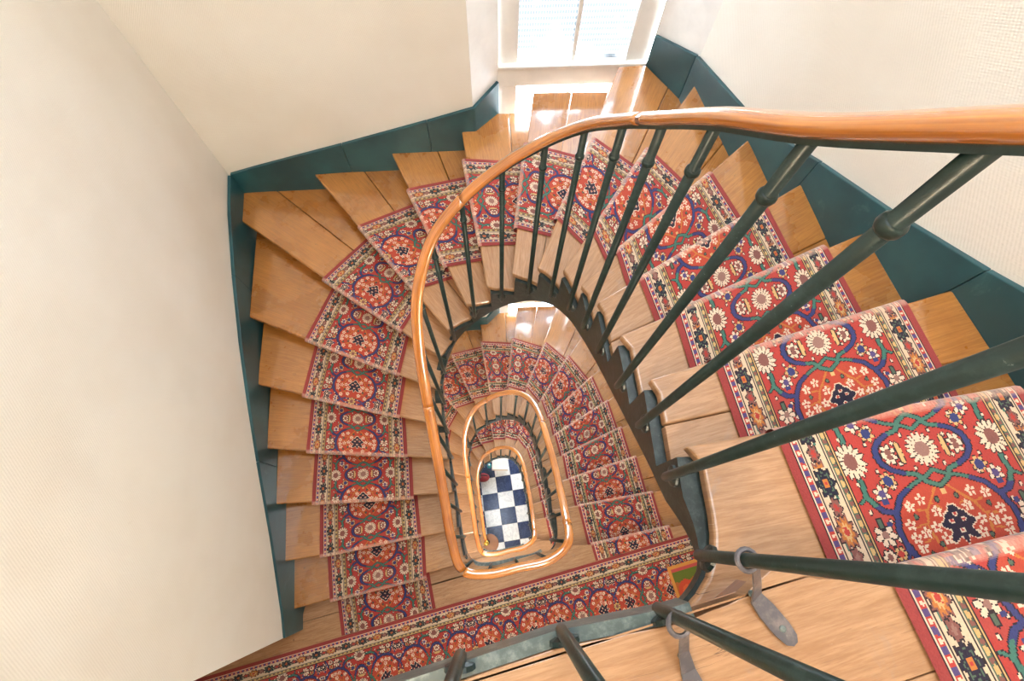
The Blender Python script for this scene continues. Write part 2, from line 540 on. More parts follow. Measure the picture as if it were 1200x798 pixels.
# window recess: splayed white reveals
REV_L = [(-.192, 2.458), (-.035, 2.625)]
REV_R = [(.872, 2.690), (1.050, 2.385)]
wall_mesh('trim_1', REV_L, GROUND - .1, TOP, M['white'], .25, 1)
wall_mesh('trim_2', REV_R, GROUND - .1, TOP, M['white'], .25, 1)
# wall over and under each window
WIN = [(-.045, 2.622), (.872, 2.682)]
def WY(x): return 2.622 + (x + .045) * .0654
WZ0, WZ1 = .72, 3.02        # opening of a storey's window
def wslab(name, x0, x1, z0, z1, y0, y1, mat, parent, bev=.004):
    v, f = prism([(x0, WY(x0) + y0), (x1, WY(x1) + y0), (x1, WY(x1) + y1), (x0, WY(x0) + y1)], z0, z1)
    o = link(name, mesh_data(name, v, f, mat), parent)
    if bev: bevel(o, bev)
    return o
zb = GROUND - .1
wi = 0
for j in (2, 1, 0):
    z = -j * H
    a = wslab('wall_window', -.06, .89, zb, z + WZ0, .03, .27, M['white'], None, 0); tag(a, kind='structure')
    zb = z + WZ1
a = wslab('wall_window', -.06, .89, zb, TOP, .03, .27, M['white'], None, 0); tag(a, kind='structure')
for j in (0, 1, 2):
    wi += 1
    e = empty('window_%d' % wi, (0, 0, -j * H)); tag(e, kind='structure')
    zz0, zz1 = WZ0, WZ1
    wslab('stile', -.045, .080, zz0, zz1, .02, .075, M['white'], e)
    wslab('stile', .752, .872, zz0, zz1, .02, .075, M['white'], e)
    wslab('rail', .080, .752, zz0, zz0 + .07, .02, .075, M['white'], e)
    wslab('rail', .080, .752, zz1 - .07, zz1, .02, .075, M['white'], e)
    wslab('transom', -.045, .872, 1.835, 1.965, -.005, .080, M['white'], e, .006)
    wslab('transom_ledge', -.035, .872, 1.965, 1.983, -.018, .080, M['white'], e, .004)
    for (a0, a1) in ((zz0 + .07, 1.835), (1.983, zz1 - .07)):
        wslab('mullion', .405, .429, a0, a1, .025, .07, M['white'], e, .003)
        wslab('bead', .738, .752, a0, a1, .012, .03, M['white'], e, .003)
        for (b0, b1) in ((.080, .405), (.429, .752)):
            wslab('pane', b0, b1, a0, a1, .045, .051, M['glass'], e, 0)
    cx = .41
    portal('window_daylight', (cx, WY(cx) + .12, (WZ0 + WZ1) / 2 - j * H), .70, WZ1 - WZ0, (math.radians(-90), 0, math.radians(3.75)))

# ceiling; its skylight is unseen, added for soft overhead light
SKX0, SKX1, SKY0, SKY1 = -.55, 1.10, .05, 2.0
cv = []
cv.append(box(-3.2, SKX0, -2.5, 3.0, TOP, TOP + .15)); cv.append(box(SKX1, 2.2, -2.5, 3.0, TOP, TOP + .15))
cv.append(box(SKX0, SKX1, -2.5, SKY0, TOP, TOP + .15)); cv.append(box(SKX0, SKX1, SKY1, 3.0, TOP, TOP + .15))
v, f = join(*cv)
tag(link('ceiling', mesh_data('ceiling', v, f, M['plaster'])), kind='structure')
sk = empty('window_4', (0, 0, TOP)); tag(sk, kind='structure')
v, f = box(SKX0 - .02, SKX1 + .02, SKY0 - .02, SKY1 + .02, .16, .17); link('pane', mesh_data('pane', v, f, M['skyglass']), sk)
for i in range(4):
    xx = SKX0 + (SKX1 - SKX0) * i / 3
    v, f = box(xx - .02, xx + .02, SKY0, SKY1, .12, .16); link('glazing_bar', mesh_data('glazing_bar', v, f, M['white']), sk)
portal('added_skylight_portal', ((SKX0 + SKX1) / 2, (SKY0 + SKY1) / 2, TOP + .1), SKX1 - SKX0, SKY1 - SKY0, (0, 0, 0))

# teal skirting boards following the flights (top heights measured along each wall)
def skirting(name, pts, tops, depth, z, joints=()):
    root = empty(name, (0, 0, z)); tag(root, kind='structure')
    cut = [0] + list(joints) + [len(pts) - 1]
    for a, b in zip(cut[:-1], cut[1:]):
        P_, T_ = [V2(q) for q in pts[a:b + 1]], list(tops[a:b + 1])
        d = P_[1] - P_[0]; P_[0] = P_[0] + d / np.linalg.norm(d) * .0012
        d = P_[-2] - P_[-1]; P_[-1] = P_[-1] + d / np.linalg.norm(d) * .0012
        skirt_board(root, P_, T_, depth)
    return root

def skirt_board(root, pts, tops, depth):
    L = [V2(p) for p in pts]; V = []; F = []
    n = len(L)
    for i in range(n):
        d = L[min(i + 1, n - 1)] - L[max(i - 1, 0)]; d /= np.linalg.norm(d)
        nr = np.array([-d[1], d[0]])
        b = L[i] + nr * .022
        t = tops[i]
        V += [(L[i][0], L[i][1], t - depth), (b[0], b[1], t - depth), (b[0], b[1], t), (L[i][0], L[i][1], t)]
    for i in range(n - 1):
        o = 4 * i
        for q in range(4):
            F.append((o + q, o + 4 + q, o + 4 + (q + 1) % 4, o + (q + 1) % 4))
    F.append((3, 2, 1, 0)); o = 4 * (n - 1); F.append((o, o + 1, o + 2, o + 3))
    ob = link('board', mesh_data('board', V, F, M['green']), root)
    bm = bmesh.new(); bm.from_mesh(ob.data); bmesh.ops.recalc_face_normals(bm, faces=bm.faces); bm.to_mesh(ob.data); bm.free()
    bevel(ob, .003)
    return ob

def left_x(y): return -1.531 - .155 * y
LY = [-.640, -.489, -.017, .449, .8, 1.18, 1.6, 2.012, 2.312]
LT = [.318, .36, .555, .780, .935, 1.084, 1.215, 1.315, 1.345]
BX = [-1.89, -1.689, -1.062, -.485, -.18]
BT = [1.345, 1.405, 1.577, 1.742, 1.834]
for j in range(3):
    z = -j * H
    skirting('baseboard_left', [(left_x(y) + .006, y) for y in LY], LT, .42, z, (3, 6))
    skirting('baseboard_back', [(x, 2.311 + .0727 * (x + 1.92)) for x in BX] + [(-.03, 2.602)], BT + [1.885], .42, z, (2, 3, 4))
    skirting('baseboard_right', [(.862, 2.662), (1.028, 2.385), (1.170, 1.763), (1.243, 1.366), (1.300, 1.015), (1.373, .697), (1.466, .365), (1.541, .086), (1.60, -.15), (1.78, -.85)],
             [2.165, 2.255, 2.40, 2.60, 2.765, 2.92, 3.09, 3.22, 3.30, 3.30], .46, z, (1, 3, 5, 7))

# ------------------------------------------------------------------ ground floor of black and white tiles
FOOT = [(-1.44, -.64), (-1.9, 2.32), (-.19, 2.45), (-.03, 2.62), (.87, 2.68), (1.05, 2.38)] + RIGHT[1:] + [(-2.95, -2.06), (-2.75, -1.0)]
fl_v, fl_f = prism([(-3.0, -2.3), (2.1, -1.0), (1.9, 2.9), (-2.2, 2.9)], GROUND - .1, GROUND - .012)
floor = link('floor', mesh_data('floor', fl_v, fl_f, M['grout'])); tag(floor, 'black and white chequered tile floor at the foot of the stairwell', kind='structure')
def inside(p, poly):
    c = False; x, y = p
    for i in range(len(poly)):
        (x1, y1), (x2, y2) = poly[i], poly[(i + 1) % len(poly)]
        if (y1 > y) != (y2 > y) and x < (x2 - x1) * (y - y1) / (y2 - y1) + x1: c = not c
    return c
TS = .311
e1 = np.array([.988, .154]) * TS; e2 = np.array([.154, -.988]) * TS
o0 = np.array([-.112, 1.101])
g = .0018
tp = [tuple(e1 * a + e2 * b) for a, b in ((g / TS, g / TS), (1 - g / TS, g / TS), (1 - g / TS, 1 - g / TS), (g / TS, 1 - g / TS))]
tm = []
for mt in ('tile_black', 'tile_white'):
    v, f = prism(tp, -.012, 0); tm.append(mesh_data('tile', v, f, M[mt]))
for i in range(-11, 8):
    for jj in range(-6, 12):
        p = o0 + e1 * i + e2 * jj
        if inside(p + (e1 + e2) / 2, FOOT):
            t = link('tile', tm[(i + jj) % 2], floor, (p[0], p[1], GROUND))

# ------------------------------------------------------------------ stair flights
def board_uv(k):
    a = V2(INN[k]); d = V2(OUT[k]) - a; d /= np.linalg.norm(d); n = uphill(k)
    return lambda co: ((co[0] - a[0]) * d[0] + (co[1] - a[1]) * d[1], (co[0] - a[0]) * n[0] + (co[1] - a[1]) * n[1])

SPLIT = {1: .9, 2: .9, 3: .9, 4: .9, 5: .9, 6: .9, 7: .335, 8: .30, 9: .30, 10: .32, 11: .24, 12: .33, 13: .33, 14: .9, 15: .26, 16: .9, 17: .215, 18: .9}
def rise_split(k):   # boards run nearly along the nosing, slightly off in the winders
    return SPLIT[k]

tread_me, back_me, riser_me = {}, {}, {}
for k in range(1, N):
    poly = tread_poly(k); n = uphill(k); a = V2(INN[k])
    # split line: fan a little in the winders so that the crack is not parallel to the nosing
    d = V2(OUT[k]) - a; Ld = np.linalg.norm(d); d /= Ld
    q0 = a + n * (rise_split(k) * .62); q1 = V2(OUT[k]) + n * rise_split(k)
    ln = q1 - q0; ln /= np.linalg.norm(ln); nn = np.array([ln[1], -ln[0]])
    if nn @ n < 0: nn = -nn
    front = clip_half(poly, q0 - nn * .0012, nn, False)
    back = clip_half(poly, q0 + nn * .0012, nn, True)
    v, f = prism(front, -TH, 0); tread_me[k] = mesh_data('tread', v, f, M['tread'], uvf=board_uv(k))
    if len(back) > 2 and abs(area(back)) > .01:
        v, f = prism(back, -TH, -.0008); back_me[k] = mesh_data('plank', v, f, M['tread'], uvf=board_uv(k))
for k in range(1, N + 1):
    n = uphill(k); a = V2(INN[k]); b = V2(OUT[k]); d = (b - a) / np.linalg.norm(b - a)
    a2 = a + d * .012
    poly = [tuple(a2 + n * NOSE), tuple(b + n * NOSE), tuple(b + n * (NOSE + .012)), tuple(a2 + n * (NOSE + .012))]
    if k == N:
        poly = [(.385, -.150), (.44, -.128), (.50, -.088), (.58, -.108), (.714, -.101), (.865, -.060), (.988, -.036), (1.25, .015), (1.545, .056), (1.545, .040), (1.25, -.001), (.988, -.052), (.865, -.076), (.714, -.117), (.58, -.124), (.50, -.106), (.44, -.146), (.385, -.168)]
    v, f = prism(poly, -r, -TH if k < N else -.042)
    riser_me[k] = mesh_data('riser', v, f, M['riser'], uvf=lambda co, a=a, d=d: ((co[0] - a[0]) * d[0] + (co[1] - a[1]) * d[1], co[2]))

def stringer_mesh(k0, k1):
    V, F = [], []
    rows = []
    step = .1; kk = k0
    def zt(kk, lo):
        j = max([q for q in INK if INK[q] + .12 <= kk + 1e-6] + [0]) if not lo else max([q for q in INK if INK[q] + .12 < kk - 1e-6] + [0])
        return min(j, N) * r - TH - .001 if j < N else N * r - .04
    marks = sorted(set([round(k0 + i * step, 3) for i in range(int((k1 - k0) / step) + 1)]))
    ev = [INK[q] + .12 for q in INK if k0 < INK[q] + .12 < k1]
    rws = []
    for m in marks: rws.append((m, zt(m, False)))
    for e in ev:
        rws.append((e, zt(e, True))); rws.append((e, zt(e, False)))
    rws.sort(key=lambda t: (t[0], t[1]))
    for kk, z in rws:
        nrm = well_n(kk); of = .014 + .034 * min(max((kk - 18.3) / .8, 0), 1); p = well(kk) + nrm * of; q = well(kk) + nrm * (of + .056)
        zb = min(kk, 19) * r - .215
        if z < zb + .03: z = zb + .03
        V += [(p[0], p[1], zb), (q[0], q[1], zb), (q[0], q[1], z), (p[0], p[1], z)]
    n = len(rws)
    for i in range(n - 1):
        o = 4 * i
        for t in range(4):
            F.append((o + t, o + 4 + t, o + 4 + (t + 1) % 4, o + (t + 1) % 4))
    F.append((3, 2, 1, 0)); o = 4 * (n - 1); F.append((o, o + 1, o + 2, o + 3))
    me = mesh_data('stringer', V, F, M['stringer'])
    bm = bmesh.new(); bm.from_mesh(me); bmesh.ops.recalc_face_normals(bm, faces=bm.faces); bm.to_mesh(me); bm.free()
    return me
string_me = stringer_mesh(0.0, 19.85)

def soffit_mesh():
    V, F = [], []
    n = 0
    for k in range(1, N + 1):
        a, b = V2(INN[k]), V2(OUT[k])
        dd = (b - a) / np.linalg.norm(b - a)
        a = a + dd * .06
        z = k * r - .235
        V += [(a[0], a[1], z), (b[0], b[1], z), (b[0], b[1], z - .02), (a[0], a[1], z - .02)]; n += 1
    for i in range(n - 1):
        o = 4 * i
        for t in range(4):
            F.append((o + t, o + 4 + t, o + 4 + (t + 1) % 4, o + (t + 1) % 4))
    F.append((3, 2, 1, 0)); o = 4 * (n - 1); F.append((o, o + 1, o + 2, o + 3))
    me = mesh_data('soffit', V, F, M['plaster'])
    bm = bmesh.new(); bm.from_mesh(me); bmesh.ops.recalc_face_normals(bm, faces=bm.faces); bm.to_mesh(me); bm.free()
    return me
soffit_me = soffit_mesh()

FL = ['upper winding flight of varnished oak treads dropping below the top landing',
      'middle winding flight of oak treads dropping from the carpeted landing with doormat',
      'lowest winding flight of oak treads ending on the chequered tile floor']
flights = []
for j in range(3):
    z = -j * H
    e = empty('stair_flight', (0, 0, z)); tag(e, FL[j], 'staircase', 'winding stair flights'); flights.append(e)
    for k in range(1, N):
        t = link('tread', tread_me[k], e, (0, 0, k * r)); bevel(t, .009, 3)
        if k in back_me:
            p = link('plank', back_me[k], t, (0, 0, 0)); bevel(p, .0015, 1)
    for k in range(1, N + 1):
        link('riser', riser_me[k], e, (0, 0, k * r))
    link('stringer', string_me, e)
    link('soffit', soffit_me, e)

# curtail end of the lowest step, beside the newel
cx, cy, cr = -.205, -.155, .155
v, f = prism([(cx + cr * math.cos(t * math.pi / 12), cy + cr * math.sin(t * math.pi / 12)) for t in range(24)], -r, -TH)
v2, f2 = prism([(cx + (cr + .02) * math.cos(t * math.pi / 12), cy + (cr + .02) * math.sin(t * math.pi / 12)) for t in range(24)], -TH, -.0005)
v, f = join((v, f), (v2, f2))
bevel(link('curtail_step', mesh_data('curtail_step', v, f, M['riser'], uvf=lambda co: (co[0] + .5, co[1])), flights[2], (0, 0, r)), .006, 2)

# ------------------------------------------------------------------ landings
eL = np.array([.9672, .2539]); eLn = np.array([.2539, -.9672])        # along the landing, and away from the well
CE0 = np.array([-.321, -.468])                                        # point on the landing carpet edge
nose19 = [(.377, -.124), (.405, -.116), (.433, -.104), (.470, -.076), (.497, -.057), (.530, -.060), (.579, -.075), (.65, -.076), (.714, -.071), (.80, -.052), (.865, -.038), (.988, -.013), (1.25, .040), (1.545, .086)]
EDGE0 = [(-1.45, -.600), (-1.0, -.475), (-.6, -.372), (-.27, -.285), (-.064, -.227), (.102, -.180), (.222, -.160), (.305, -.146), (.335, -.139), (.345, -.136)]
def landing_poly(j):
    p = []
    if j == 0:
        p += [(-1.45, -.600)]
        p += [(q[0], q[1]) for q in EDGE0[1:-1]]
    else:
        n1 = uphill(1)
        a, b = V2(INN[1]) + n1 * (NOSE + .02), V2(OUT[1]) + n1 * (NOSE + .02)
        p += [(-1.43, b[1] - .01), tuple(a)]
        for i in range(0, 20):
            kk = 22.75 - (22.75 - 20.0) * i / 19
            q = well(kk) + well_n(kk) * .012; p.append(tuple(q))
    p += nose19
    p += [(1.79, -.84), (-2.93, -2.04), (-2.74, -1.02), (-1.46, -.66)]
    return p

def pl_uv(co):
    return (((co[0] * eL[0] + co[1] * eL[1]) * .3 + .45), (co[0] * eLn[0] + co[1] * eLn[1]))
LL = ['worn oak top landing with grey painted edge and iron straps', 'oak landing with patterned carpet strip and doormat between two flights',
      'oak landing half hidden below the middle flight']
def land_uv(j):
    return lambda co: (abs((co[0] * eLn[0] + co[1] * eLn[1]) - .13) * .6 if j == 0 else .14 + .25 * abs(math.sin(co[0])), co[0] * eL[0] + co[1] * eL[1])
for j in range(3):
    z = H - j * H
    e = empty('stair_landing', (0, 0, z)); tag(e, LL[j], 'landing', 'stair landings')
    poly = landing_poly(j)
    # boards run along the landing
    cuts = [-.6, .21, .40, .62, .84, 1.06, 1.28, 1.5, 2.3]
    for i in range(len(cuts) - 1):
        pp = clip_half(clip_half(poly, eLn * (cuts[i] + .001), eLn, True), eLn * (cuts[i + 1] - .001), eLn, False)
        if len(pp) > 2 and abs(area(pp)) > .005:
            v, f = prism(pp, -.04, -.0004 * (i % 2))
            o = link('plank', mesh_data('plank', v, f, M['landing'], uvf=lambda co: (co[0] * eL[0] + co[1] * eL[1], co[0] * eLn[0] + co[1] * eLn[1])), e)
            bevel(o, .006 if i == 0 else .0015, 2)
    v, f = prism(clip_half([tuple(V2(q) + eLn * .05) for q in poly], eLn * 1.0 + eL * 0, eLn, False), -.26, -.041); link('slab', mesh_data('slab', v, f, M['plaster']), e)
    # painted edge beam along the well
    path = []
    if j == 0:
        path = [(q[0] - .003, q[1] + .0125, 0) for q in EDGE0]
    else:
        ka = 23.0
        for i in range(0, 25):
            kk = ka - (ka - 19.75) * i / 24
            q = well(kk) + well_n(kk) * .000; path.append((q[0], q[1], 0))
    pr = [(-.012, -.075), (.012, -.075), (.012, -.006), (-.012, -.006)]
    v, f, L = sweep(path, pr)
    ob = link('edge_beam', mesh_data('edge_beam', v, f, M['edge']), e)
    bm = bmesh.new(); bm.from_mesh(ob.data); bmesh.ops.recalc_face_normals(bm, faces=bm.faces); bm.to_mesh(ob.data); bm.free()

# ------------------------------------------------------------------ balustrades
RAIL_H = 1.02
def rail_pt(k, land_flat=True):
    p = well(k); z = min(k, N) * r + RAIL_H
    return (p[0], p[1], z)
prof_rail = []
for i in range(14):
    a = 2 * math.pi * i / 14
    prof_rail.append((.0285 * math.cos(a) * (1.0 if math.sin(a) > 0 else .92), -.002 + .0185 * math.sin(a) * (1.0 if math.sin(a) > 0 else .72)))
prof_bar = [(-.014, -.0200), (.014, -.0200), (.014, -.0130), (-.014, -.0130)]

def baluster(parent, p, zb, zt, nrm, bracket=True):
    cz = zt - .110
    path = [(p[0], p[1], zb), (p[0], p[1], zb + .012), (p[0], p[1], zb + .10), (p[0], p[1], zt)]
    b = link('baluster', mesh_data('baluster', *tube(path, [.008, .0116, .0113, .0113], 12), M['baluster'], True), parent)
    cp = [(p[0], p[1], cz + d) for d in (-.009, -.007, -.003, .003, .007, .009)]
    link('collar', mesh_data('collar', *tube(cp, [.0113, .0142, .0156, .0156, .0142, .0113], 12), M['baluster'], True), b)
    q = V2(p) + nrm * .016
    v1 = tube([(p[0], p[1], zb + .022), (q[0], q[1], zb + .022)], .010, 8)
    m0 = V2(p) + nrm * .022
    ro = []
    tn = np.array([-nrm[1], nrm[0]])
    cc = 12
    V, F = [], []
    for d, rr in ((.016, .034), (.008, .032), (.004, .018)):
        for t in range(cc):
            a = 2 * math.pi * t / cc
            pt = V2(p) + nrm * d + tn * rr * math.cos(a) * .8
            V.append((pt[0], pt[1], zb + .03 + rr * math.sin(a)))
    for i in range(2):
        for t in range(cc):
            F.append((i * cc + t, i * cc + (t + 1) % cc, (i + 1) * cc + (t + 1) % cc, (i + 1) * cc + t))
    F.append(tuple(range(2 * cc, 3 * cc)))
    v, f = join(v1, (V, F))
    link('rosette', mesh_data('rosette', v, f, M['stringer'], False), b)
    return b

RL = ['wooden handrail on dark green iron balusters around the upper flight', 'wooden handrail on iron balusters around the middle flight',
      'small wooden handrail on iron balusters around the lowest flight with brass ball']
rails = []
for j in range(3):
    z = -j * H
    e = empty('balustrade', (0, 0, z)); tag(e, RL[j], 'balustrade', 'stairwell balustrades'); rails.append(e)
    k0 = 0.02 if j < 2 else .35
    k1 = 22.98
    kk = np.arange(k0, k1, .125)
    path = [rail_pt(float(q)) for q in kk]
    if j == 0:
        path = [rail_pt(float(q)) for q in np.arange(k0, 21.9, .125)] + [(-.27, -.272, H + RAIL_H), (-.6, -.358, H + RAIL_H), (-1.0, -.46, H + RAIL_H), (-1.43, -.58, H + RAIL_H)]
    # smooth heights where the flight meets the landing
    zz = [p[2] for p in path]
    for _ in range(6):
        zz = [zz[0]] + [(zz[i - 1] + 2 * zz[i] + zz[i + 1]) / 4 for i in range(1, len(zz) - 1)] + [zz[-1]]
    path = [(p[0], p[1], h) for p, h in zip(path, zz)]
    # the handrail is scarfed from lengths of wood
    cuts = [0, len(path) // 5, 2 * len(path) // 5, 3 * len(path) // 5, 4 * len(path) // 5, len(path) - 1]
    for i in range(5):
        seg = path[cuts[i]:cuts[i + 1] + 1]
        v, f, L = sweep(seg, prof_rail)
        me = bpy.data.meshes.new('handrail'); me.from_pydata([tuple(q) for q in v], [], f); me.update()
        uv = me.uv_layers.new(name='board')
        for l in me.loops:
            vi = l.vertex_index
            uv.data[l.index].uv = (L[vi] * .5, (vi % 14) / 14 * .16)
        me.materials.append(M['rail']); me.polygons.foreach_set('use_smooth', [True] * len(me.polygons))
        link('handrail', me, e)
    v, f, L = sweep(path, prof_bar)
    link('core_bar', mesh_data('core_bar', v, f, M['baluster']), e)
    first = 0 if j < 2 else 1
    for k in range(first, N + 1):
        p = well(k); baluster(e, p, k * r - .105, float(np.interp(k, kk[:len(zz)], zz[:len(kk)])) - .02 if j else k * r + RAIL_H - .02, well_n(k))
    for i, p in enumerate(LAND):
        if j == 0: baluster(e, V2(((.286, -.124), (.110, -.158), (-.068, -.196))[i]), H - .035, H + RAIL_H - .02, well_n(20 + i))
        else: baluster(e, V2(p), H - .085, H + RAIL_H - .02, well_n(20 + i))
    if j == 0:
        for p in ((-.26, -.256), (-.44, -.306), (-.62, -.351), (-.80, -.397), (-.98, -.443), (-1.16, -.492), (-1.34, -.542)):
            baluster(e, V2(p), H - .035, H + RAIL_H - .02, np.array([.243, -.97]))

# iron straps tying the two corner balusters to the top landing
def strap(parent, c, zc, foot, zf, tilt):
    c = V2(c); foot = V2(foot); d = foot - c; L = np.linalg.norm(d); d /= L; s = np.array([-d[1], d[0]])
    V, F = [], []
    ring = [(c[0] + .0165 * math.cos(t * math.pi / 8), c[1] + .0165 * math.sin(t * math.pi / 8), zc) for t in range(17)]
    tor = tube(ring, .0045, 6)
    pts = [(c + d * .018, zc, .008), (c + d * .05, zc - .045, .009), (c + d * (.085), zf + .010, .013), (c + d * .11, zf + .007, .017), (c + d * (L - .03), zf + .006, .017), (c + d * (L - .008), zf + .006, .013), (c + d * L, zf + .006, .005)]
    for p, zz_, hw in pts:
        a = p + s * hw; b = p - s * hw
        V += [(a[0], a[1], zz_ + .003), (b[0], b[1], zz_ + .003), (b[0], b[1], zz_ - .003), (a[0], a[1], zz_ - .003)]
    for i in range(len(pts) - 1):
        o = 4 * i
        for t in range(4): F.append((o + t, o + 4 + t, o + 4 + (t + 1) % 4, o + (t + 1) % 4))
    F.append((3, 2, 1, 0)); o = 4 * (len(pts) - 1); F.append((o, o + 1, o + 2, o + 3))
    v, f = join(tor, (V, F))
    me = mesh_data('strap', v, f, M['strap'])
    bm = bmesh.new(); bm.from_mesh(me); bmesh.ops.recalc_face_normals(bm, faces=bm.faces); bm.to_mesh(me); bm.free()
    o = link('strap', me, parent)
    for q in (L - .10, L - .03):
        p = c + d * q
        v, f = tube([(p[0], p[1], zf + .006), (p[0], p[1], zf + .011), (p[0], p[1], zf + .0125)], [.006, .006, .003], 8)
        link('screw', mesh_data('screw', v, f, M['edge']), o)
    return o
strap(rails[0], well(19), 3.249, (.510, -.175), H, 0)
strap(rails[0], LAND[0], 3.217, (.345, -.285), H, 0)

# newel with brass ball at the foot of the lowest flight
nx_, ny_ = well(.35)
nz = -H * 2 + H * 0
v, f = tube([(nx_, ny_, r), (nx_, ny_, r + .04), (nx_, ny_, r + .10), (nx_, ny_, r + .14), (nx_, ny_, 1.0), (nx_, ny_, 1.06)], [.045, .045, .030, .022, .020, .028], 12)
nw = link('newel_post', mesh_data('newel_post', v, f, M['baluster'], True), rails[2])
v, f = join(sphere((nx_, ny_, 1.125), .048), tube([(nx_, ny_, 1.06), (nx_, ny_, 1.085)], .02, 10))
link('brass_ball', mesh_data('brass_ball', v, f, M['brass'], True), nw)
for j in (2,):
    rails[2].location.z = -2 * H

# ------------------------------------------------------------------ carpets
PAL = dict(red=srgb(178, 56, 48), red2=srgb(176, 64, 44), selv=srgb(148, 56, 54), cream=srgb(208, 184, 156), navy=srgb(26, 25, 48), blue=srgb(44, 56, 108),
           teal=srgb(58, 112, 98), yellow=srgb(200, 164, 108), orange=srgb(186, 112, 50), brown=srgb(128, 80, 72), grey=srgb(146, 106, 96), dk=srgb(30, 22, 30),
           purple=srgb(78, 66, 116), green=srgb(76, 98, 80), white=srgb(220, 196, 170))
PALA = {k: np.array(v[:3]) for k, v in PAL.items()}
CW = .66          # carpet width
CP = .54          # repeat along the carpet (mirrored at both ends)

def seg_dist(a, w, pts):
    d = np.full(a.shape, 9.0)
    for (x0, y0), (x1, y1) in zip(pts[:-1], pts[1:]):
        dx, dy = x1 - x0, y1 - y0
        t = np.clip(((a - x0) * dx + (w - y0) * dy) / (dx * dx + dy * dy), 0, 1)
        d = np.minimum(d, np.hypot(a - x0 - t * dx, w - y0 - t * dy))
    return d

def carpet_colors(u, v):
    """colour of each knot; u across (-CW/2..CW/2), v along, metres"""
    C = np.empty(u.shape + (3,)); C[:] = PALA['red'] * .88 + PALA['brown'] * .06
    w = np.abs(((v + CP / 2) % CP) - CP / 2) * (.63 / CP)
    e = (CW / 2 - np.abs(u)) / .76         # distance from the selvedge, in border units
    a = np.abs(u) / 1.22
    KX, KY = 1.22, CP / .63
    def put(mask, c):
        C[mask] = PALA[c] if isinstance(c, str) else c
    def flower(cx, cy, rad, petals, pc='white', cc='blue', oc='dk', fill=.62, ph=0.0, cr=.34):
        x = (a - cx) * KX; y = (w - cy) * KY; d = np.hypot(x, y); rad = rad * 1.17
        m0 = d < rad * 1.25
        if not m0.any(): return
        th = np.arctan2(y, x) + ph
        pet = rad * (fill + (1 - fill) * np.abs(np.cos(th * petals / 2)))
        gap = np.abs(np.cos(th * petals / 2)) < .34
        put(d < pet + .0032, oc)
        put((d < pet), pc)
        put((d < pet) & gap & (d > rad * cr), oc)
        put(d < rad * cr, cc)
    # ground of the medallion
    ex = (a / .118) ** 2 + ((w - .195) / .112) ** 2
    put(ex < 1, 'red2')
    # dull patches around the side palmettes
    put(((a - .150) / .03) ** 2 + ((w - .19) / .07) ** 2 < 1, PALA['red'] * .75 + PALA['brown'] * .25)
    # vines
    vines = [('teal', .0050, [(0, .098), (.022, .082), (.034, .060), (.058, .052)]),
             ('teal', .0040, [(0, .055), (.020, .070), (.050, .082), (.066, .092)]),
             ('blue', .0055, [(.058, .052), (.078, .040), (.092, .022), (.096, 0)]),
             ('blue', .0050, [(.066, .092), (.088, .108), (.106, .140), (.117, .180), (.116, .215), (.106, .255), (.082, .287), (.062, .315)]),
             ('blue', .0060, [(.108, .142), (.128, .134), (.140, .116)]),
             ('teal', .0048, [(.140, .116), (.150, .092), (.148, .060), (.150, .034)]),
             ('teal', .0030, [(.150, .092), (.165, .105)]),
             ('blue', .0055, [(.113, .225), (.128, .250), (.150, .270), (.165, .278)]),
             ('purple', .0040, [(.062, .315), (.040, .300), (.0, .296)])]
    D = [(c, t, seg_dist(a, w, p)) for c, t, p in vines]
    for c, t, d in D: put(d < t + .0024, 'dk')
    for c, t, d in D: put(d < t, c)
    # flowering branches inside the medallion
    for p in ([(.014, .100), (.030, .125), (.048, .150), (.060, .185), (.056, .225), (.040, .262), (.02, .285)],
              [(.048, .150), (.078, .142)], [(.058, .180), (.088, .186)], [(.058, .212), (.086, .226)], [(.048, .245), (.068, .268)], [(.036, .135), (.02, .150)]):
        put(seg_dist(a, w, p) < .0026, 'orange')
    for x, y in ((.032, .156), (.078, .134), (.092, .176), (.070, .200), (.088, .232), (.036, .222), (.066, .276), (.030, .262), (.052, .122), (.046, .192), (.092, .208)):
        flower(x, y, .0112, 5, 'white', 'red', 'red2', .45, .4, .22)
    for x, y in ((.020, .128), (.075, .160), (.05, .232), (.075, .250)):
        d = np.hypot((a - x) * 1.6, w - y); put(d < .0085, 'dk'); put(d < .0058, 'green')
    # dark flower at the heart of the medallion
    x = a * KX; y = (w - .195) * KY; d = np.hypot(x, y); th = np.arctan2(y, x)
    rr = .029 + .011 * np.cos(3 * th + .8) ** 2 + .005 * np.cos(8 * th)
    put(d < rr + .004, 'white'); put(d < rr, 'navy')
    for cx_, cy_ in ((.012, .185), (.0, .210), (.0, .170)):
        put(np.hypot(a - cx_, w - cy_) < .0055, 'white'); put(np.hypot(a - cx_, w - cy_) < .0036, 'red')
    put((a < .0055) & (np.abs(w - .112) < .006), 'yellow')
    # great daisy on the axis, its side daisies, and the little flowers between
    put((((a - .047) / .007) ** 2 + ((w - .006) / .026) ** 2 < 1), 'dk'); put((((a - .047) / .005) ** 2 + ((w - .006) / .023) ** 2 < 1), 'yellow')
    flower(0, 0, .033, 18, 'white', 'grey', 'dk', .72, 0, .46)
    flower(.150, .004, .031, 14, 'white', 'brown', 'dk', .70, .2, .42)
    flower(.070, .006, .0155, 6, 'white', 'brown', 'dk', .55, .2, .4)
    flower(.096, .064, .0165, 7, 'yellow', 'blue', 'dk', .5, .0, .6)
    flower(.118, .092, .0165, 6, 'white', 'purple', 'dk', .45, .5, .45)
    # side palmette, roundels, stars
    flower(.146, .188, .021, 7, 'white', 'grey', 'dk', .62, 1.57, .34)
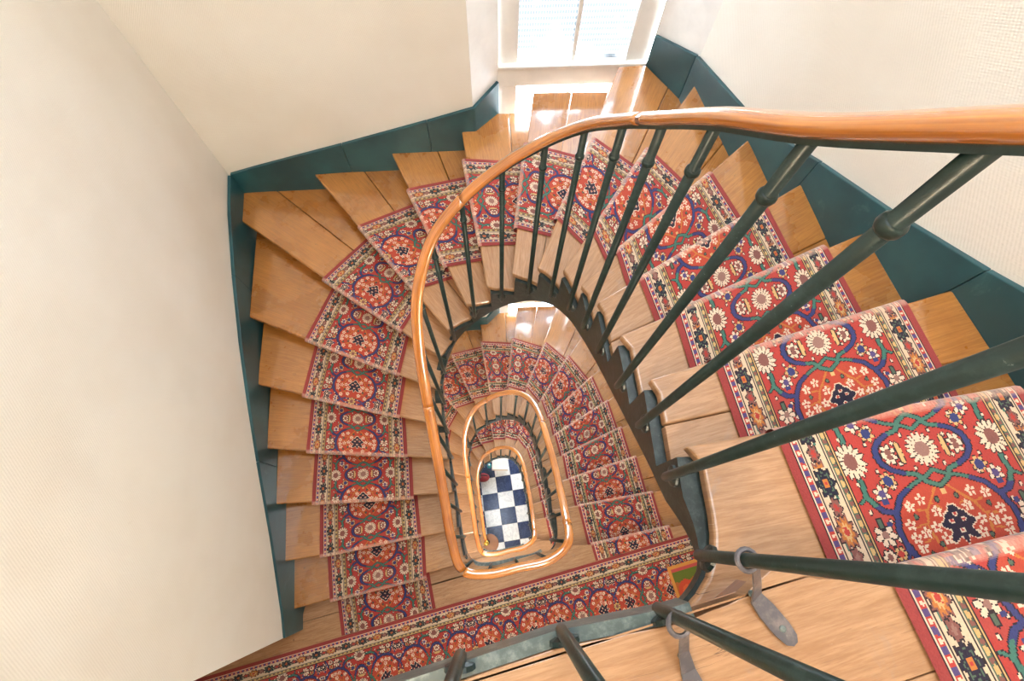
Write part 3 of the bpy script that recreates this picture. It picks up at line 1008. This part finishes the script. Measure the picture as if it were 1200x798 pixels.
    put(seg_dist(a, w, [(.146, .150), (.146, .170)]) < .0065, 'dk'); put(seg_dist(a, w, [(.146, .152), (.146, .168)]) < .004, 'green')
    flower(.134, .236, .0125, 6, 'yellow', 'red', 'dk', .7, 0, .5)
    flower(.156, .238, .0125, 6, 'white', 'brown', 'dk', .7, 0, .5)
    flower(.140, .296, .020, 8, 'navy', 'white', 'white', .55, 0, .25)
    flower(.090, .306, .0125, 5, 'white', 'purple', 'dk', .5, 0, .4)
    flower(0, .315, .023, 8, 'yellow', 'brown', 'dk', .6, 0, .4)
    for x, y in ((.03, .045), (.055, .028), (.108, .036), (.155, .060), (.088, .080), (.125, .160), (.124, .205), (.03, .300), (.10, .275), (.155, .130)):
        d = np.hypot((a - x) * 1.7, w - y); put(d < .0075, 'dk'); put(d < .0048, 'white')
    for x, y in ((.118, .112), (.130, .165), (.118, .285)):
        put((np.abs(a - x) < .006) & (np.abs(w - y) < .006), 'blue')
    # ---------------- border
    vv = v % CP
    put(e < .158, 'dk')
    put(e < .156, 'yellow'); put(e < .151, 'dk')
    m = e < .1485
    put(m, 'green')
    ph = (vv % .0286) / .0286
    put(m & (np.hypot((e - .1405) / .0065, (ph - .5) / .28) < 1), 'yellow')
    put(m & (np.hypot((e - .1405) / .0065, np.minimum(ph, 1 - ph) / .18) < 1), 'brown')
    put(e < .1325, 'dk'); put(e < .130, 'cream')
    put(e < .127, 'dk'); put(e < .1245, 'cream')
    # main border: leaf, blossom, rosette
    q = (vv % .21); x = e - .090
    def bl(c0, rad, lob, cols, ax=1.0, ph=0.0):
        y = np.minimum(np.abs(q - c0), np.minimum(np.abs(q - c0 + .21), np.abs(q - c0 - .21)))
        yy = ((q - c0 + .105) % .21) - .105
        d = np.hypot(x, yy * ax); th = np.arctan2(yy * ax, x) + ph
        rr = rad * (.68 + .32 * np.cos(lob * th) ** 2)
        mm = e < .1245
        put(mm & (d < rr + .003), 'dk')
        for f_, c_ in cols: put(mm & (d < rr * f_), c_)
    vine = .018 * np.sin(q / .21 * 2 * math.pi)
    put((e < .1245) & (np.abs(x - vine) < .0035), 'teal')
    bl(.035, .030, 4, ((1, 'navy'), (.74, 'green'), (.62, 'navy'), (.34, 'orange'), (.16, 'red')), .8)
    bl(.140, .029, 5, ((1, 'brown'), (.80, 'orange'), (.5, 'yellow'), (.32, 'red')), .7, .4)
    bl(.088, .017, 3, ((1, 'brown'), (.5, 'red')), .8, .8)
    bl(.192, .017, 3, ((1, 'brown'), (.5, 'grey')), .8, .2)
    put(e < .0600, 'dk'); put(e < .0575, 'cream'); put(e < .0545, 'red')
    ph = (vv % .030) / .030
    put((e < .0545) & (e > .037) & (np.abs(ph - .25) < .21) & (np.abs(e - .0455) < .0075), 'purple')
    put((e < .0545) & (e > .037) & ((np.abs(ph - .75) < .05) & (np.abs(e - .0455) < .0065) | (np.abs(ph - .75) < .14) & (np.abs(e - .0455) < .0025)), 'white')
    put(e < .0365, 'white'); put(e < .0325, 'dk'); put(e < .029, 'selv')
    # slight variation knot by knot
    rs = np.random.RandomState(3)
    C *= (1 + rs.uniform(-.07, .05, u.shape))[..., None]
    return np.clip(C, 0, 1)

def grid_mesh(name, P, u, v, mat, colf=carpet_colors, wear_or_highlight=None):
    """P (rows, cols, 3); u, v per vertex; colour per face"""
    R_, C_ = P.shape[:2]
    me = bpy.data.meshes.new(name)
    me.vertices.add(R_ * C_); me.vertices.foreach_set('co', P.reshape(-1).astype(np.float32))
    idx = np.arange(R_ * C_).reshape(R_, C_)
    q = np.stack([idx[:-1, :-1], idx[:-1, 1:], idx[1:, 1:], idx[1:, :-1]], -1).reshape(-1, 4)
    nf = len(q)
    me.loops.add(nf * 4); me.polygons.add(nf)
    me.loops.foreach_set('vertex_index', q.reshape(-1).astype(np.int32))
    me.polygons.foreach_set('loop_start', np.arange(0, nf * 4, 4, dtype=np.int32))
    me.polygons.foreach_set('loop_total', np.full(nf, 4, dtype=np.int32))
    me.polygons.foreach_set('use_smooth', np.ones(nf, dtype=bool))
    me.update(calc_edges=True)
    fc = lambda A: ((A[:-1, :-1] + A[:-1, 1:] + A[1:, 1:] + A[1:, :-1]) / 4).reshape(-1)
    c = colf(fc(u), fc(v))
    if wear_or_highlight is not None:        # grazing window highlight along the nosings, blended into the pile colour
        f_ = (fc(wear_or_highlight) * np.random.RandomState(5).uniform(.55, 1.0, nf))[:, None]
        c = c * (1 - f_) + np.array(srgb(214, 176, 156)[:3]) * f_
    at = me.attributes.new('knots', 'FLOAT_COLOR', 'FACE')
    at.data.foreach_set('color', np.concatenate([c, np.ones((nf, 1))], 1).reshape(-1).astype(np.float32))
    me.materials.append(mat)
    return me

VN = {1: .45, 2: .42, 3: .36, 4: .30, 5: .24, 6: .25, 7: .25, 8: .26, 9: .30, 10: .42, 11: .45, 12: .27, 13: .28, 14: .33, 15: .38, 16: .46, 17: .50, 18: .445, 19: .30}
def runner(z0, cell, top_extra, has_foot):
    ncol = int(CW / cell) + 1
    s = np.linspace(0, 1, ncol)
    rowsP, rowsV, rowsHi = [], [], []
    def row(xy, z, vv, wr=0.0):
        rowsHi.append(np.full(ncol, wr))
        rowsP.append(np.concatenate([xy, np.full((ncol, 1), 1.0) * (z if np.isscalar(z) else z[:, None])], 1))
        rowsV.append(np.full(ncol, vv) if np.isscalar(vv) else vv)
    up_z = .007
    for k in range(1, N + 1):
        I, O = V2(CARP[k][0]), V2(CARP[k][1])
        base = I + (O - I) * s[:, None]
        n = carp_up(k); vn = VN[k]
        zt = k * r
        if k == 1 and has_foot:
            b0 = base + n * .028
            # floor stub from the landing carpet to the first riser
            dist = ((b0 - CE0) @ eLn) * -1
            end = b0 + np.outer(np.maximum(dist - .004, .01), eLn)
            m = max(4, int(.2 / cell))
            for t in np.linspace(0, 1, m, endpoint=False):
                row(end + (b0 - end) * t, up_z, vn - r - .03 - dist * (1 - t))
        for t in np.linspace(0, 1, 7):
            row(base + n * .028, (k - 1) * r + up_z + .002 + (r - TH - up_z - .004) * t, vn - .04 - (r - .04) * (1 - t))
        for off, dz, dv in ((.006, -TH - .004, -.03), (-.0075, -TH + .0, -.022), (-.011, -TH * .55, -.014), (-.0105, -.006, -.008), (-.006, .0025, -.003), (.002, .0058, .002)):
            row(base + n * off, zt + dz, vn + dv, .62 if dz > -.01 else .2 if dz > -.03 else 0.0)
        st = base + n * .008
        if k < N:
            I2, O2 = V2(CARP[k + 1][0]), V2(CARP[k + 1][1])
            en = I2 + (O2 - I2) * s[:, None] + carp_up(k + 1) * .0275
        else:
            dist = (-(st - CE0) @ eLn) - .004 + top_extra
            en = st + np.outer(dist, eLn)
        L = np.linalg.norm(en - st, axis=1).max()
        m = max(4, int(L / cell))
        for t in np.linspace(0, 1, m):
            xy = st + (en - st) * t
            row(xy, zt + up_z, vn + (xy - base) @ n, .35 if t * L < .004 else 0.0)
    P = np.array(rowsP); Vv = np.array(rowsV)
    P[:, :, 2] += z0
    # gentle unevenness of the pile
    U = np.tile((s - .5) * CW, (len(rowsP), 1))
    return grid_mesh('stair_runner', P, U, Vv, M['carpet'], wear_or_highlight=np.array(rowsHi))

RN = ['bright red patterned wool runner laid down the upper flight', 'red patterned wool runner on the middle flight below the landing',
      'red patterned wool runner on the lowest flight above the chequered floor']
for j, cell in enumerate((.0031, .0055, .012)):
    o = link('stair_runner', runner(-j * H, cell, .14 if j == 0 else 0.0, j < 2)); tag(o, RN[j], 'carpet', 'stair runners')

LC = ['patterned red carpet strip lying along the top landing', 'patterned red carpet strip lying along the landing under the doormat',
      'patterned red carpet strip along the landing beneath the middle flight']
for j, cell in enumerate((.02, .0045, .012)):
    z = H - j * H
    s0, s1 = -2.30, 1.90
    nr, nc = int((s1 - s0) / cell), int(CW / cell)
    ss = np.linspace(s0, s1, nr + 1); tt = np.linspace(0, CW, nc + 1)
    off = CE0 + (eLn * .145 if j == 0 else 0)
    P = np.zeros((nr + 1, nc + 1, 3))
    P[..., :2] = off + ss[:, None, None] * eL + tt[None, :, None] * eLn
    P[..., 2] = z + .0075
    U = np.tile(tt - CW / 2, (nr + 1, 1)); Vv = np.tile(ss[:, None] + .20, (1, nc + 1))
    o = link('landing_carpet', grid_mesh('landing_carpet', P, U, Vv, M['carpet'])); tag(o, LC[j], 'carpet', 'landing carpet strips')

# doormat with a printed fruit motif, on the middle landing
def mat_colors(u, v):
    C = np.empty(u.shape + (3,)); C[:] = np.array(srgb(206, 140, 62)[:3])
    m = (np.abs(u) < .275) & (np.abs(v) < .165)
    C[m] = np.array(srgb(170, 96, 40)[:3])
    y = v + .165; x = u + .275
    C[m & (y < .085 + .02 * np.sin(x * 22))] = np.array(srgb(96, 112, 34)[:3])
    C[m & (y < .02)] = np.array(srgb(186, 74, 72)[:3])
    for cx_, cy_, rr in ((.075, .165, .07), (.20, .165, .075), (.35, .17, .075), (.47, .16, .07)):
        d = np.hypot((x - cx_) / rr, (y - cy_) / (rr * 1.15))
        C[m & (d < 1)] = np.array(srgb(196, 70, 40)[:3])
        C[m & (d < .55)] = np.array(srgb(214, 96, 50)[:3])
    return C
mu, mv = np.meshgrid(np.linspace(-.30, .30, 81), np.linspace(-.19, .19, 51))
mc = np.array([1.276, -.233]) + eL * .30 + eLn * .19
P = np.zeros(mu.shape + (3,)); P[..., :2] = mc + mu[..., None] * eL + mv[..., None] * eLn; P[..., 2] = .016
P[0, :, 2] = .009; P[-1, :, 2] = .009; P[:, 0, 2] = .009; P[:, -1, 2] = .009
o = link('doormat', grid_mesh('doormat', P[::-1], mu[::-1], mv[::-1], M['carpet'], mat_colors)); tag(o, 'tan edged doormat with green and red fruit print', 'doormat')

# ------------------------------------------------------------------ things standing on the ground floor
bag = empty('handbag', (-.36, 1.08, GROUND)); tag(bag, 'red round handbag with black strap on the tile floor', 'bag')
v, f = sphere((0, 0, .115), .115, 18, 12, (1.15, .8, 1)); link('body', mesh_data('body', v, f, M['red'], True), bag)
v, f = tube([(.09 * math.cos(t * math.pi / 10), 0.02, .20 + .13 * math.sin(t * math.pi / 10)) for t in range(11)], .011, 8); link('strap', mesh_data('strap', v, f, M['black'], True), bag)
bx_ = empty('cardboard_box', (-.02, 1.36, GROUND)); tag(bx_, 'pale open cardboard box on the tiles beside the turquoise bottle', 'box')
v, f = join(box(-.16, .16, -.13, -.125, 0, .24), box(-.16, .16, .125, .13, 0, .24), box(-.16, -.155, -.125, .125, 0, .24), box(.155, .16, -.125, .125, 0, .24), box(-.155, .155, -.125, .125, 0, .006))
link('carton', mesh_data('carton', v, f, M['paper']), bx_)
v, f = box(-.158, .158, -.125, .0, .236, .242); link('flap', mesh_data('flap', v, f, M['paper']), bx_)
v, f = box(-.158, .158, .004, .125, .234, .240); link('flap', mesh_data('flap', v, f, M['paper']), bx_)
bt = empty('bottle', (-.235, 1.31, GROUND)); tag(bt, 'turquoise plastic bottle on the tiles beside the cardboard box', 'bottle')
v, f = tube([(0, 0, z_) for z_ in (0, .01, .18, .21, .235)], [.04, .045, .045, .032, .016], 14); link('body', mesh_data('body', v, f, M['teal'], True), bt)
v, f = tube([(0, 0, .235), (0, 0, .262)], .019, 12); link('cap', mesh_data('cap', v, f, M['white'], True), bt)

# ------------------------------------------------------------------ ceiling lamps; the three under the landings are unseen, added as fill
def lamp(loc, power, warm, label):
    e = empty('unseen_ceiling_lamp', loc); tag(e, label, 'lamp', 'globe ceiling lamps')
    v, f = tube([(0, 0, 0), (0, 0, -.02), (0, 0, -.05)], [.07, .07, .03], 16); link('base', mesh_data('base', v, f, M['brass'], True), e)
    v, f = sphere((0, 0, -.15), .11, 18, 12); link('globe', mesh_data('globe', v, f, M['lampglow'], True), e)
    l = bpy.data.lights.new('lamp_light', 'POINT'); l.energy = power; l.color = warm; l.shadow_soft_size = .14
    o = bpy.data.objects.new('lamp_light', l); COL.objects.link(o); o.parent = e; o.location = (0, 0, -.30)
W_ = (1.0, .92, .80)
lamp((-.7, -1.35, TOP), 45, (1.0, .86, .66), 'globe ceiling lamp above the top landing')
lamp((.5, -1.0, H - .26), 12, W_, 'added unseen fill lamp under the top landing')
lamp((-.3, -1.1, -.26), 65, W_, 'added unseen fill lamp under the landing with the doormat')
lamp((-.3, -1.1, -H - .26), 50, W_, 'added unseen fill lamp above the chequered floor')
